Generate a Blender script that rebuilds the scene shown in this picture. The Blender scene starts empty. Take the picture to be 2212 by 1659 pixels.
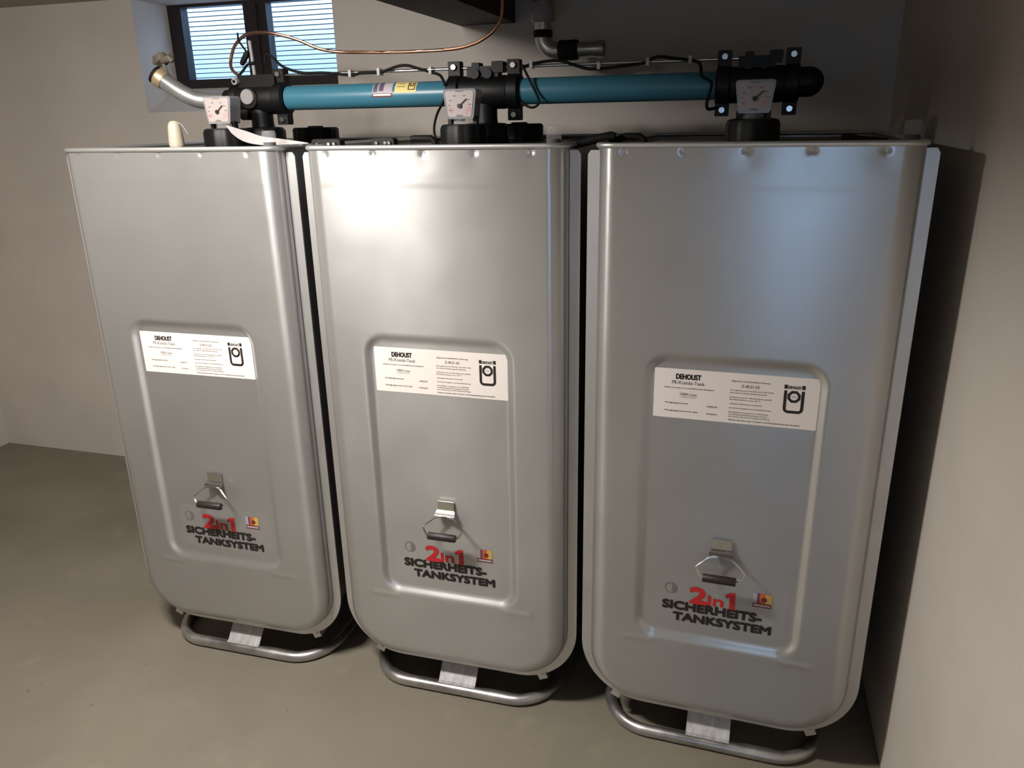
import bpy, bmesh, math, random
from mathutils import Vector, Matrix

random.seed(4)
PI = math.pi
scn = bpy.context.scene
COL = scn.collection

# ------------------------------------------------------------------ camera
cam_d = bpy.data.cameras.new('camera')
cam = bpy.data.objects.new('camera', cam_d)
COL.objects.link(cam)
cam_d.sensor_width = 36.0
cam_d.sensor_fit = 'HORIZONTAL'
cam_d.lens = 1681.216 / 2212 * 36.0
cam_d.clip_start = 0.05
_r = Vector((0.96040231, 0.27799023, -0.01867703))
_u = Vector((-0.0726587, 0.31460894, 0.94643644))
_f = Vector((-0.26897604, 0.90760269, -0.32234956))
_m = Matrix((_r, _u, -_f)).transposed().to_4x4()
_m.translation = Vector((0.74666, -1.83142, 1.69104))
cam.matrix_world = _m
scn.camera = cam

# ------------------------------------------------------------------ daylight, lamp, exposure
world = bpy.data.worlds.new('world')
scn.world = world
world.use_nodes = True
bg = world.node_tree.nodes['Background']
bg.inputs[0].default_value = (0.45, 0.67, 1.0, 1)
bg.inputs[1].default_value = 8.5

# the cellar's ceiling batten lamp, left of the beam: a row of soft bulbs and a diffuser facing down
LAMP_COLOR = (1.0, 0.95, 0.90)
for lx in (-0.76, -0.61, -0.46):
    lamp_d = bpy.data.lights.new('ceiling_lamp', 'POINT')
    lamp_d.energy = 14.5
    lamp_d.color = LAMP_COLOR
    lamp_d.shadow_soft_size = 0.06
    lamp = bpy.data.objects.new('ceiling_lamp', lamp_d)
    lamp.location = (lx, -0.82, 2.158)
    COL.objects.link(lamp)
dome_d = bpy.data.lights.new('ceiling_lamp_diffuser', 'AREA')
dome_d.shape = 'RECTANGLE'
dome_d.size = 0.46
dome_d.size_y = 0.12
dome_d.energy = 33.0
dome_d.color = LAMP_COLOR
dome = bpy.data.objects.new('ceiling_lamp_diffuser', dome_d)
dome.location = (-0.61, -0.82, 2.15)
COL.objects.link(dome)

vs = scn.view_settings
vs.view_transform = 'Standard'
vs.look = 'None'
vs.gamma = 1.0
vs.use_curve_mapping = False
vs.exposure = 0.22
scn.cycles.use_denoising = True
scn.cycles.max_bounces = 8
scn.cycles.diffuse_bounces = 4
scn.cycles.glossy_bounces = 4
scn.cycles.transparent_max_bounces = 12
scn.cycles.caustics_reflective = False
scn.cycles.caustics_refractive = False
scn.cycles.sample_clamp_indirect = 4.0


# ------------------------------------------------------------------ materials
def lin(r, g, b):
    def f(c):
        c /= 255.0
        return c / 12.92 if c <= 0.04045 else ((c + 0.055) / 1.055) ** 2.4
    return (f(r), f(g), f(b), 1.0)


def mat(name, color, rough=0.6, metal=0.0, var=0.0, scale=8.0, bump=0.0, bscale=60.0, spec=0.5,
        stretch=(1, 1, 1), rvar=0.0, aniso=0.0):
    m = bpy.data.materials.new(name)
    m.use_nodes = True
    nt = m.node_tree
    p = nt.nodes['Principled BSDF']
    p.inputs['Base Color'].default_value = color
    p.inputs['Roughness'].default_value = rough
    p.inputs['Metallic'].default_value = metal
    p.inputs['Specular IOR Level'].default_value = spec
    tc = nt.nodes.new('ShaderNodeTexCoord')
    mp = nt.nodes.new('ShaderNodeMapping')
    mp.inputs['Scale'].default_value = stretch
    nt.links.new(tc.outputs['Object'], mp.inputs[0])
    if var > 0 or rvar > 0:
        n = nt.nodes.new('ShaderNodeTexNoise')
        n.inputs['Scale'].default_value = scale
        n.inputs['Detail'].default_value = 5
        nt.links.new(mp.outputs[0], n.inputs['Vector'])
    if var > 0:
        ramp = nt.nodes.new('ShaderNodeValToRGB')
        ramp.color_ramp.elements[0].position = 0.3
        ramp.color_ramp.elements[1].position = 0.7
        c0 = [max(0, c * (1 - var)) for c in color[:3]] + [1]
        c1 = [min(1, c * (1 + var)) for c in color[:3]] + [1]
        ramp.color_ramp.elements[0].color = c0
        ramp.color_ramp.elements[1].color = c1
        nt.links.new(n.outputs['Fac'], ramp.inputs[0])
        nt.links.new(ramp.outputs[0], p.inputs['Base Color'])
    if rvar > 0:
        mr = nt.nodes.new('ShaderNodeMapRange')
        mr.inputs['From Min'].default_value = 0.3
        mr.inputs['From Max'].default_value = 0.7
        mr.inputs['To Min'].default_value = rough - rvar
        mr.inputs['To Max'].default_value = rough + rvar
        nt.links.new(n.outputs['Fac'], mr.inputs[0])
        nt.links.new(mr.outputs[0], p.inputs['Roughness'])
    if aniso > 0:
        p.inputs['Anisotropic'].default_value = aniso
        tg = nt.nodes.new('ShaderNodeCombineXYZ')           # rolling direction of the sheet: upright
        tg.inputs[2].default_value = 1.0
        nt.links.new(tg.outputs[0], p.inputs['Tangent'])
    if bump > 0:
        n2 = nt.nodes.new('ShaderNodeTexNoise')
        n2.inputs['Scale'].default_value = bscale
        n2.inputs['Detail'].default_value = 4
        nt.links.new(mp.outputs[0], n2.inputs['Vector'])
        b = nt.nodes.new('ShaderNodeBump')
        b.inputs['Strength'].default_value = bump
        b.inputs['Distance'].default_value = 0.01
        nt.links.new(n2.outputs['Fac'], b.inputs['Height'])
        nt.links.new(b.outputs[0], p.inputs['Normal'])
    return m


def thin(name, tint, mix, rough=0.05, gloss=(0.9, 0.9, 0.92, 1)):
    """a thin clear sheet: see-through with a part of gloss and a little haze"""
    m = bpy.data.materials.new(name)
    m.use_nodes = True
    nt = m.node_tree
    nt.nodes.remove(nt.nodes['Principled BSDF'])
    tr = nt.nodes.new('ShaderNodeBsdfTransparent')
    tr.inputs[0].default_value = tint
    pr = nt.nodes.new('ShaderNodeBsdfPrincipled')
    pr.inputs['Base Color'].default_value = gloss
    pr.inputs['Roughness'].default_value = rough
    mx = nt.nodes.new('ShaderNodeMixShader')
    mx.inputs[0].default_value = mix
    nt.links.new(tr.outputs[0], mx.inputs[1])
    nt.links.new(pr.outputs[0], mx.inputs[2])
    nt.links.new(mx.outputs[0], nt.nodes['Material Output'].inputs[0])
    return m


def floor_material():
    m = mat('painted_concrete', lin(129, 122, 108), 0.55, 0, 0.12, 2.2, 0.06, 26)
    nt = m.node_tree
    p = nt.nodes['Principled BSDF']
    base = p.inputs['Base Color'].links[0].from_socket
    tc = nt.nodes.new('ShaderNodeTexCoord')

    def spots(scale, lo, hi):
        n = nt.nodes.new('ShaderNodeTexNoise')
        n.inputs['Scale'].default_value = scale
        n.inputs['Detail'].default_value = 3
        nt.links.new(tc.outputs['Object'], n.inputs['Vector'])
        r = nt.nodes.new('ShaderNodeMapRange')
        r.inputs['From Min'].default_value = lo
        r.inputs['From Max'].default_value = hi
        nt.links.new(n.outputs['Fac'], r.inputs[0])
        return r.outputs[0]
    for s, lo, hi, c, k in ((0.9, 0.50, 0.75, lin(108, 100, 85), 0.55), (30, 0.71, 0.74, lin(92, 84, 70), 0.6),
                            (6, 0.62, 0.72, lin(152, 144, 126), 0.3)):
        o = spots(s, lo, hi)
        ml = nt.nodes.new('ShaderNodeMath')
        ml.operation = 'MULTIPLY'
        ml.inputs[1].default_value = k
        nt.links.new(o, ml.inputs[0])
        mx = nt.nodes.new('ShaderNodeMix')
        mx.data_type = 'RGBA'
        nt.links.new(ml.outputs[0], mx.inputs[0])
        nt.links.new(base, mx.inputs[6])
        mx.inputs[7].default_value = c
        base = mx.outputs[2]
    nt.links.new(base, p.inputs['Base Color'])
    return m


M = {
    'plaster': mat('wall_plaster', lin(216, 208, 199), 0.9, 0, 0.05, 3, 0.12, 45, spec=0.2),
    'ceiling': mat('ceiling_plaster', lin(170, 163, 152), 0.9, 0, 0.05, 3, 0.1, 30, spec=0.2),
    'floor': floor_material(),
    'beam': mat('dark_timber', lin(42, 33, 28), 0.7, 0, 0.3, 4, 0.2, 20, stretch=(8, 1, 8)),
    'zinc': mat('galvanised_sheet', (0.51, 0.51, 0.502, 1), 0.33, 0.72, 0.035, 5, 0, 40, rvar=0.02, aniso=0.8),
    'zinc_edge': mat('galvanised_edge', (0.66, 0.66, 0.65, 1), 0.42, 0.8, 0.05, 10),
    'zinc_dark': mat('galvanised_tube', (0.46, 0.45, 0.44, 1), 0.36, 0.9, 0.25, 14, rvar=0.08),
    'strap': mat('zinc_sprayed_strap', (0.55, 0.54, 0.54, 1), 0.55, 0.45, 0.18, 25, 0.15, 40, stretch=(3, 1, 1)),
    'inner': mat('grey_polyethylene', lin(96, 92, 86), 0.55, 0, 0.1, 6),
    'paper': mat('label_paper', lin(238, 230, 224), 0.55, 0, 0.01, 6),
    'ink': mat('black_ink', lin(34, 28, 26), 0.6),
    'greyink': mat('grey_ink', lin(120, 112, 108), 0.6),
    'red': mat('red_print', lin(196, 38, 44), 0.5),
    'orange': mat('orange_print', lin(206, 96, 40), 0.5),
    'yellow': mat('yellow_print', lin(205, 170, 96), 0.5),
    'violet': mat('violet_print', lin(96, 76, 104), 0.5),
    'lilac': mat('lilac_print', lin(178, 168, 176), 0.5),
    'maroon': mat('maroon_print', lin(110, 36, 38), 0.5),
    'film': thin('clear_film', (0.97, 0.97, 0.97, 1), 0.07, 0.15, (0.85, 0.85, 0.88, 1)),
    'black': mat('black_plastic', lin(11, 11, 12), 0.5, 0, 0.1, 20, spec=0.35),
    'rubber': mat('black_rubber', lin(10, 9, 9), 0.7, spec=0.3),
    'grip': mat('brown_black_grip', lin(40, 32, 30), 0.5),
    'chrome': mat('bright_wire', (0.75, 0.75, 0.74, 1), 0.18, 1.0),
    'bolt': mat('bolt_steel', (0.62, 0.61, 0.6, 1), 0.25, 1.0),
    'pipe': mat('turquoise_pipe', lin(60, 116, 136), 0.35, 0, 0.04, 5),
    'rod': mat('steel_rod', (0.72, 0.71, 0.7, 1), 0.25, 1.0),
    'copper': mat('copper_tube', (0.80, 0.42, 0.28, 1), 0.3, 0.95, 0.08, 20),
    'steelpipe': mat('galvanised_pipe', (0.5, 0.51, 0.5, 1), 0.35, 0.75, 0.2, 18),
    'brass': mat('brass_collar', (0.62, 0.50, 0.32, 1), 0.4, 0.6, 0.2, 20),
    'dull': mat('weathered_grey', lin(112, 106, 92), 0.6, 0.2, 0.2, 20),
    'redpipe': mat('oxide_red_pipe', lin(110, 48, 40), 0.5, 0, 0.15, 12),
    'greyplastic': mat('grey_plastic', lin(150, 147, 146), 0.4, 0, 0.04, 12),
    'housing': thin('frosted_housing', (0.9, 0.9, 0.92, 1), 0.72, 0.25, (0.36, 0.35, 0.37, 1)),
    'dial': mat('dial_card', lin(180, 169, 166), 0.5, 0, 0.01, 4),
    'pink': mat('pink_print', lin(186, 154, 150), 0.6),
    'clear': thin('clear_plastic', (0.95, 0.95, 0.95, 1), 0.12, 0.08),
    'frost': thin('frosted_clip', (0.9, 0.9, 0.9, 1), 0.55, 0.4, (0.75, 0.73, 0.72, 1)),
    'beige': mat('beige_plastic', lin(168, 159, 142), 0.45, 0, 0.05, 12),
    'whitestrap': mat('white_plastic_strip', lin(176, 171, 170), 0.35, 0, 0.03, 8),
    'frame': mat('dark_window_frame', lin(38, 30, 32), 0.45, 0, 0.1, 8),
    'glass': thin('window_glass', (0.93, 0.96, 0.97, 1), 0.07, 0.02, (0.05, 0.05, 0.05, 1)),
    'shaft': mat('white_light_shaft', lin(214, 219, 226), 0.6, 0, 0.03, 2),
    'slat': mat('grey_grille_slat', lin(84, 90, 102), 0.5, 0.1),
}


# ------------------------------------------------------------------ mesh helpers
def new_obj(name, verts, faces, m, parent=None, smooth=False, loc=None):
    me = bpy.data.meshes.new(name)
    me.from_pydata([tuple(v) for v in verts], [], faces)
    me.validate()
    bm = bmesh.new()
    bm.from_mesh(me)
    bmesh.ops.recalc_face_normals(bm, faces=bm.faces)
    bm.to_mesh(me)
    bm.free()
    return finish(name, me, m, parent, smooth, loc)


def finish(name, me, m, parent=None, smooth=False, loc=None, angle=40):
    for mm in (m if isinstance(m, (list, tuple)) else [m]):
        me.materials.append(mm)
    if smooth:
        me.shade_smooth()
        if smooth == 'auto':
            me.set_sharp_from_angle(angle=math.radians(angle))
    o = bpy.data.objects.new(name, me)
    COL.objects.link(o)
    if parent:
        o.parent = parent
    if loc is not None:
        o.location = loc
    return o


class MB:
    """collects simple shapes for ONE mesh"""
    def __init__(self):
        self.v, self.f = [], []

    def add(self, vs, fs):
        b = len(self.v)
        self.v += [tuple(x) for x in vs]
        self.f += [tuple(b + i for i in f) for f in fs]
        return self

    def box(self, x0, x1, y0, y1, z0, z1):
        vs = [(x, y, z) for z in (z0, z1) for y in (y0, y1) for x in (x0, x1)]
        return self.add(vs, [(0, 2, 3, 1), (4, 5, 7, 6), (0, 1, 5, 4), (2, 6, 7, 3), (0, 4, 6, 2), (1, 3, 7, 5)])

    def rbox(self, x0, x1, y0, y1, z0, z1, r=0.004, n=3):
        """box with its four vertical-view (XZ) corners rounded, depth along Y"""
        r = min(r, (x1 - x0) / 2.01, (z1 - z0) / 2.01)
        pts = []
        for cx, cz, a0 in ((x1 - r, z1 - r, 0), (x0 + r, z1 - r, 90), (x0 + r, z0 + r, 180), (x1 - r, z0 + r, 270)):
            for k in range(n + 1):
                a = math.radians(a0 + 90 * k / n)
                pts.append((cx + r * math.cos(a), cz + r * math.sin(a)))
        return self.prism(pts, y0, y1)

    def prism(self, pts, y0, y1):
        n = len(pts)
        vs = [(x, y0, z) for x, z in pts] + [(x, y1, z) for x, z in pts]
        fs = [tuple(range(n)), tuple(range(2 * n - 1, n - 1, -1))]
        fs += [(i, (i + 1) % n, n + (i + 1) % n, n + i) for i in range(n)]
        return self.add(vs, fs)

    def lathe(self, prof, origin=(0, 0, 0), axis='Z', n=28, lobes=0, lobe_amp=0.0):
        """prof = [(radius, height)...]; closed at both ends"""
        vs, fs = [], []
        for r, h in prof:
            for k in range(n):
                a = 2 * PI * k / n
                rr = r * (1 + (lobe_amp * (1 if math.cos(lobes * a) > 0 else -1) if lobes else 0))
                c, s = rr * math.cos(a), rr * math.sin(a)
                p = {'Z': (c, s, h), 'X': (h, c, s), 'Y': (c, h, s)}[axis]
                vs.append((p[0] + origin[0], p[1] + origin[1], p[2] + origin[2]))
        m = len(prof)
        for i in range(m - 1):
            for k in range(n):
                fs.append((i * n + k, i * n + (k + 1) % n, (i + 1) * n + (k + 1) % n, (i + 1) * n + k))
        fs.append(tuple(range(n)))
        fs.append(tuple(range(m * n - 1, (m - 1) * n - 1, -1)))
        return self.add(vs, fs)

    def tube(self, pts, r, n=12, closed=False):
        P = [Vector(p) for p in pts]
        N = len(P)
        rr = r if isinstance(r, (list, tuple)) else [r] * N
        vs, fs = [], []
        T = []
        for i in range(N):
            a = P[(i - 1) % N] if (closed or i > 0) else P[i]
            b = P[(i + 1) % N] if (closed or i < N - 1) else P[i]
            T.append((b - a).normalized())
        up = Vector((0, 0, 1)) if abs(T[0].z) < 0.9 else Vector((1, 0, 0))
        nrm = (up - T[0] * up.dot(T[0])).normalized()
        for i in range(N):
            nrm = (nrm - T[i] * nrm.dot(T[i])).normalized()
            bi = T[i].cross(nrm)
            for k in range(n):
                a = 2 * PI * k / n
                vs.append(P[i] + (nrm * math.cos(a) + bi * math.sin(a)) * rr[i])
        for i in range(N if closed else N - 1):
            j = (i + 1) % N
            for k in range(n):
                fs.append((i * n + k, i * n + (k + 1) % n, j * n + (k + 1) % n, j * n + k))
        if not closed:
            fs.append(tuple(range(n)))
            fs.append(tuple(range(N * n - 1, (N - 1) * n - 1, -1)))
        return self.add(vs, fs)

    def build(self, name, m, parent=None, smooth='auto', loc=None):
        return new_obj(name, self.v, self.f, m, parent, smooth, loc)


def catmull(pts, sub=6):
    P = [Vector(p) for p in pts]
    out = []
    for i in range(len(P) - 1):
        p0 = P[max(i - 1, 0)]
        p1, p2 = P[i], P[i + 1]
        p3 = P[min(i + 2, len(P) - 1)]
        for k in range(sub):
            t = k / sub
            out.append(0.5 * ((2 * p1) + (p2 - p0) * t + (2 * p0 - 5 * p1 + 4 * p2 - p3) * t * t
                              + (3 * p1 - p0 - 3 * p2 + p3) * t ** 3))
    out.append(P[-1])
    return out


def thing(name, label, cat, loc=(0, 0, 0), group=None, rz=0.0):
    o = bpy.data.objects.new(name, None)
    o.empty_display_size = 0.05
    COL.objects.link(o)
    o.location = loc
    o.rotation_euler = (0, 0, rz)
    return tag(o, label, cat, group)


def tag(o, label, cat, group=None):
    o['label'] = label
    o['category'] = cat
    if group:
        o['group'] = group
    return o


def structure(o):
    o['kind'] = 'structure'
    return o


def copy_tree(o, parent=None):
    c = o.copy()
    COL.objects.link(c)
    c.parent = parent
    for ch in list(o.children):
        copy_tree(ch, c)
    return c


# ------------------------------------------------------------------ lettering
_fcache = {}


def glyphs(text, bold):
    key = (text, bold)
    if key not in _fcache:
        cu = bpy.data.curves.new('lettering', 'FONT')
        cu.body = text
        cu.size = 1.0
        cu.offset = bold
        cu.resolution_u = 3
        ob = bpy.data.objects.new('lettering', cu)
        COL.objects.link(ob)
        dg = bpy.context.evaluated_depsgraph_get()
        me = bpy.data.meshes.new_from_object(ob.evaluated_get(dg))
        vs = [v.co.copy() for v in me.vertices]
        fs = [tuple(p.vertices) for p in me.polygons]
        bpy.data.objects.remove(ob)
        bpy.data.meshes.remove(me)
        _fcache[key] = (vs, fs)
    return _fcache[key]


def write(mb, text, x, z, cap, width=None, bold=0.0, y=0.0, align='L', shear=0.0):
    """flat letters in the XZ plane facing -Y; cap = capital height, (x, z) = baseline start"""
    vs, fs = glyphs(text, 0)
    if not vs:
        return
    x0, x1 = min(v.x for v in vs), max(v.x for v in vs)
    s = cap / 0.70
    sx = s if width is None else width / (x1 - x0)
    w = sx * (x1 - x0)
    ox = x if align == 'L' else (x - w / 2 if align == 'C' else x - w)
    d = bold * s
    for i, (bx, bz) in enumerate(((0, 0), (-d, 0), (d, 0), (0, -d), (0, d), (-d * 0.7, -d * 0.7), (d * 0.7, d * 0.7), (-d * 0.7, d * 0.7), (d * 0.7, -d * 0.7)) if d > 0 else ((0, 0),)):
        mb.add([(ox + (v.x - x0) * sx + shear * v.y * s + bx, y - 1e-5 * i, z + v.y * s + bz) for v in vs], fs)


def quad(mb, x0, x1, z0, z1, y):
    mb.add([(x0, y, z0), (x1, y, z0), (x1, y, z1), (x0, y, z1)], [(0, 1, 2, 3)])


def ring(mb, cx, cz, r0, r1, y, n=8, rot=22.5):
    vs = []
    for r in (r0, r1):
        for k in range(n):
            a = math.radians(rot + 360 * k / n)
            vs.append((cx + r * math.cos(a), y, cz + r * math.sin(a)))
    mb.add(vs, [(k, (k + 1) % n, n + (k + 1) % n, n + k) for k in range(n)])


def disc(mb, cx, cz, r, y, n=20, a0=0, a1=360):
    m = n + (0 if a1 - a0 >= 360 else 1)
    mb.add([(cx + r * math.cos(math.radians(a0 + (a1 - a0) * k / n)), y,
             cz + r * math.sin(math.radians(a0 + (a1 - a0) * k / n))) for k in range(m)], [tuple(range(m))])


def ubadge(mb, x0, x1, z0, z1, y, txt=True):
    """the maker's badge: a U-shaped tank outline with an octagon, two squares and a word on top"""
    w, h = x1 - x0, z1 - z0
    t = 0.15 * w
    zt = z1 - 0.20 * h
    R = 0.26 * w
    out, inn = [], []
    for k in range(7):
        a = math.radians(180 + 90 * k / 6)
        out.append((x0 + R + R * math.cos(a), z0 + R + R * math.sin(a)))
        inn.append((x0 + R + (R - t) * math.cos(a), z0 + R + (R - t) * math.sin(a)))
    for k in range(7):
        a = math.radians(270 + 90 * k / 6)
        out.append((x1 - R + R * math.cos(a), z0 + R + R * math.sin(a)))
        inn.append((x1 - R + (R - t) * math.cos(a), z0 + R + (R - t) * math.sin(a)))
    out = [(x0, zt)] + out + [(x1, zt)]
    inn = [(x0 + t, zt)] + inn + [(x1 - t, zt)]
    n = len(out)
    mb.add([(a, y, b) for a, b in out] + [(a, y, b) for a, b in inn],
           [(i, i + 1, n + i + 1, n + i) for i in range(n - 1)])
    quad(mb, x0 - 0.01 * w, x0 + t, z1 - 0.14 * h, z1, y)
    quad(mb, x1 - t, x1 + 0.01 * w, z1 - 0.14 * h, z1, y)
    if txt:
        write(mb, 'DEHOUST', (x0 + x1) / 2, z1 - 0.135 * h, 0.10 * h, 0.64 * w, 0.03, y, 'C')
    ring(mb, (x0 + x1) / 2, z1 - 0.41 * h, 0.20 * w, 0.345 * w, y)


# ================================================================== THE ROOM
XL, XR, YB, YF, ZC = -3.17, 1.216, 1.29, -3.7, 2.215
structure(MB().box(XL - 0.1, XR + 0.1, YF - 0.1, YB + 0.31, -0.1, 0).build('floor', M['floor'], smooth=False))
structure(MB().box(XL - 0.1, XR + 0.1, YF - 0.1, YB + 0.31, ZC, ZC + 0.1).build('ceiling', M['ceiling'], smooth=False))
structure(MB().box(XL - 0.1, XL, YF, YB, 0, ZC).build('wall_left', M['plaster'], smooth=False))
structure(MB().box(XR, XR + 0.1, YF, YB, 0, ZC).build('wall_right', M['plaster'], smooth=False))

# back wall with the sloping-silled cellar window
WX0, WX1, WZ0, WZ1, WZ0B = -1.868, -0.903, 1.749, 2.213, 1.890
yb2 = YB + 0.31
v = []
for y, zb in ((YB, WZ0), (yb2, WZ0B)):
    v += [(XL, y, 0), (XR, y, 0), (XR, y, ZC), (XL, y, ZC), (WX0, y, zb), (WX1, y, zb), (WX1, y, WZ1), (WX0, y, WZ1)]
f = []
for b in (0, 8):
    f += [(b, b + 1, b + 5, b + 4), (b + 1, b + 2, b + 6, b + 5), (b + 2, b + 3, b + 7, b + 6), (b + 3, b, b + 4, b + 7)]
f += [(4, 5, 13, 12), (5, 6, 14, 13), (6, 7, 15, 14), (7, 4, 12, 15), (0, 8, 9, 1), (1, 9, 10, 2), (2, 10, 11, 3), (3, 11, 8, 0)]
structure(new_obj('wall_back', v, f, M['plaster']))

# wall behind the viewer with a plain glazed opening that lets daylight in
FX0, FX1, FZ0, FZ1 = 0.70, 1.06, 0.95, 1.85
v = []
for y in (YF, YF - 0.2):
    v += [(XL, y, 0), (XR, y, 0), (XR, y, ZC), (XL, y, ZC), (FX0, y, FZ0), (FX1, y, FZ0), (FX1, y, FZ1), (FX0, y, FZ1)]
f = []
for b in (0, 8):
    f += [(b, b + 1, b + 5, b + 4), (b + 1, b + 2, b + 6, b + 5), (b + 2, b + 3, b + 7, b + 6), (b + 3, b, b + 4, b + 7)]
f += [(4, 5, 13, 12), (5, 6, 14, 13), (6, 7, 15, 14), (7, 4, 12, 15), (0, 8, 9, 1), (1, 9, 10, 2), (2, 10, 11, 3), (3, 11, 8, 0)]
structure(new_obj('wall_front', v, f, M['plaster']))
w2 = MB()
for a in ((FX0, FX0 + 0.04, FZ0, FZ1), (FX1 - 0.04, FX1, FZ0, FZ1), (FX0 + 0.04, FX1 - 0.04, FZ0, FZ0 + 0.04), (FX0 + 0.04, FX1 - 0.04, FZ1 - 0.04, FZ1)):
    w2.box(a[0], a[1], YF - 0.14, YF - 0.08, a[2], a[3])
w2 = structure(w2.build('window_2', M['frame'], smooth=False))
MB().box(FX0 + 0.04, FX1 - 0.04, YF - 0.112, YF - 0.108, FZ0 + 0.04, FZ1 - 0.04).build('pane', M['glass'], w2, False)

# cellar window: dark frame, mullion, two panes
fy0, fy1 = 1.52, 1.57
fr = MB()
for a in ((-1.868, -1.797, 1.852, 2.213), (-0.975, -0.903, 1.852, 2.213), (-1.797, -0.975, 1.852, 1.893), (-1.797, -0.975, 2.200, 2.213),
          (-1.468, -1.352, 1.893, 2.200)):
    fr.box(a[0], a[1], fy0, fy1, a[2], a[3])
win = structure(fr.build('window_1', M['frame'], smooth=False))
MB().box(-1.412, -1.395, fy0 - 0.012, fy0, 1.895, 2.198).build('mullion_bead', M['frame'], win, False)
for a in ((-1.797, -1.468), (-1.352, -0.975)):
    MB().box(a[0], a[1], 1.548, 1.552, 1.893, 2.200).build('pane', M['glass'], win, False)
# the grille of thin slats outside the panes
slat_me = None
for k in range(18):
    z = 1.885 + 0.0205 * k
    if slat_me is None:
        s = MB().box(-0.56, 0.56, -0.004, 0.004, -0.0016, 0.0016).build('slat', M['slat'], win, False)
        slat_me = s.data
    else:
        s = bpy.data.objects.new('slat', slat_me)
        COL.objects.link(s)
        s.parent = win
    s.location = (-1.385, 1.62, z)
# white light shaft in front of the window, open to the sky
ls = MB()
ls.box(-2.30, -0.40, 1.98, 2.02, 1.62, 2.36)
ls.box(-2.34, -2.30, 1.60, 2.02, 1.62, 2.36)
ls.box(-0.40, -0.36, 1.60, 2.02, 1.62, 2.36)
ls.box(-2.30, -0.40, 1.60, 1.98, 1.62, 1.66)
structure(ls.build('trim_1', M['shaft'], smooth=False))

# dark timber beam along the ceiling
structure(MB().box(-0.358, -0.137, YF, YB, 2.036, ZC).build('ceiling_beam', M['beam'], smooth=False))


# ================================================================== THE TANKS
HW, ZB, RB, ZTOP = 0.297, 0.160, 0.107, 1.630      # flat front: half width, bottom, corner radius, top
ARC = 0.045


def smooth01(t):
    t = max(0.0, min(1.0, t))
    return t * t * (3 - 2 * t)


def rrect_sd(x, z, cx, cz, hx, hz, r):
    qx, qz = abs(x - cx) - hx + r, abs(z - cz) - hz + r
    return math.hypot(max(qx, 0), max(qz, 0)) + min(max(qx, qz), 0) - r


DIMPLES = [-0.276, -0.144, -0.012, 0.120, 0.261]


def front_y(x, z):
    y = 0.012 * smooth01(-rrect_sd(x, z, -0.003, 0.752, 0.213, 0.402, 0.06) / 0.024)
    if z > 1.57:
        for i, dx in enumerate(DIMPLES):
            r2 = (x - dx) ** 2 + (z - 1.616) ** 2
            y += 0.0032 * math.exp(-r2 / (0.0065 ** 2))
            r3 = (x - dx - 0.004) ** 2 / 0.03 ** 2 + (z - 1.60) ** 2 / 0.03 ** 2
            y += 0.0006 * math.exp(-r3)
    y -= 0.0007 * smooth01((z - 1.536) / 0.006)
    for sx in (-1, 1):                              # pressed crease below each lower panel corner
        ex = max(0.0, abs(x - sx * 0.205) - 0.036)
        dz = z - 0.341
        y -= 0.0035 * math.exp(-(dz / 0.0045) ** 2) * math.exp(-(ex / 0.008) ** 2)
    flat = 1 - smooth01(-rrect_sd(x, z, -0.003, 0.752, 0.26, 0.45, 0.06) / 0.05)
    y += 0.0010 * flat * math.sin(x * 9 + 1.0) * math.sin(z * 5.0)       # slight oil-canning of the sheet
    return y


def outline():
    """right-half boundary of the flat front from top to bottom centre: (x, z, nx, nz)"""
    pts = []
    z = ZTOP
    zs = []
    while z > 1.585:
        zs.append(z)
        z -= 0.003
    while z > ZB + RB + 0.004:
        zs.append(z)
        z -= 0.0068
    for z in zs:
        pts.append((HW, z, 1.0, 0.0))
    n = 16
    for k in range(n + 1):
        a = math.radians(90.0 * k / n)
        pts.append((HW - RB + RB * math.cos(a), ZB + RB - RB * math.sin(a), math.cos(a), -math.sin(a)))
    return pts


def build_front(parent):
    rows = outline()
    NC = 132
    v, f = [], []
    for (hx, z, nx, nz) in rows:
        for j in range(NC + 1):
            x = -hx + 2 * hx * j / NC
            v.append((x, front_y(x, z), z))
    nr = len(rows)
    for i in range(nr - 1):
        for j in range(NC):
            a = i * (NC + 1) + j
            f.append((a, a + 1, a + NC + 2, a + NC + 1))
    # boundary loop: left side top->bottom, bottom row, right side bottom->top
    loop = []
    for i, (hx, z, nx, nz) in enumerate(rows):
        loop.append((i * (NC + 1), -nx, nz))
    for j in range(1, NC):
        loop.append(((nr - 1) * (NC + 1) + j, 0, -1))
    for i in range(nr - 1, -1, -1):
        hx, z, nx, nz = rows[i]
        loop.append((i * (NC + 1) + NC, nx, nz))
    prof = []
    for k in range(1, 9):
        a = PI / 2 * k / 8
        prof.append((ARC * math.sin(a), ARC * (1 - math.cos(a))))
    prof += [(ARC, 0.052), (ARC + 0.001, 0.060)]
    prev = [i for i, _, _ in loop]
    base = [v[i] for i in prev]
    for off, y in prof:
        cur = []
        for (i, nx, nz), b in zip(loop, base):
            cur.append(len(v))
            v.append((b[0] + nx * off, y + b[1] * max(0, 1 - off / 0.03), b[2] + nz * off))
        for k in range(len(loop) - 1):
            f.append((prev[k], prev[k + 1], cur[k + 1], cur[k]))
        prev = cur
    return new_obj('front_shell', v, f, M['zinc'], parent, True)


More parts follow.
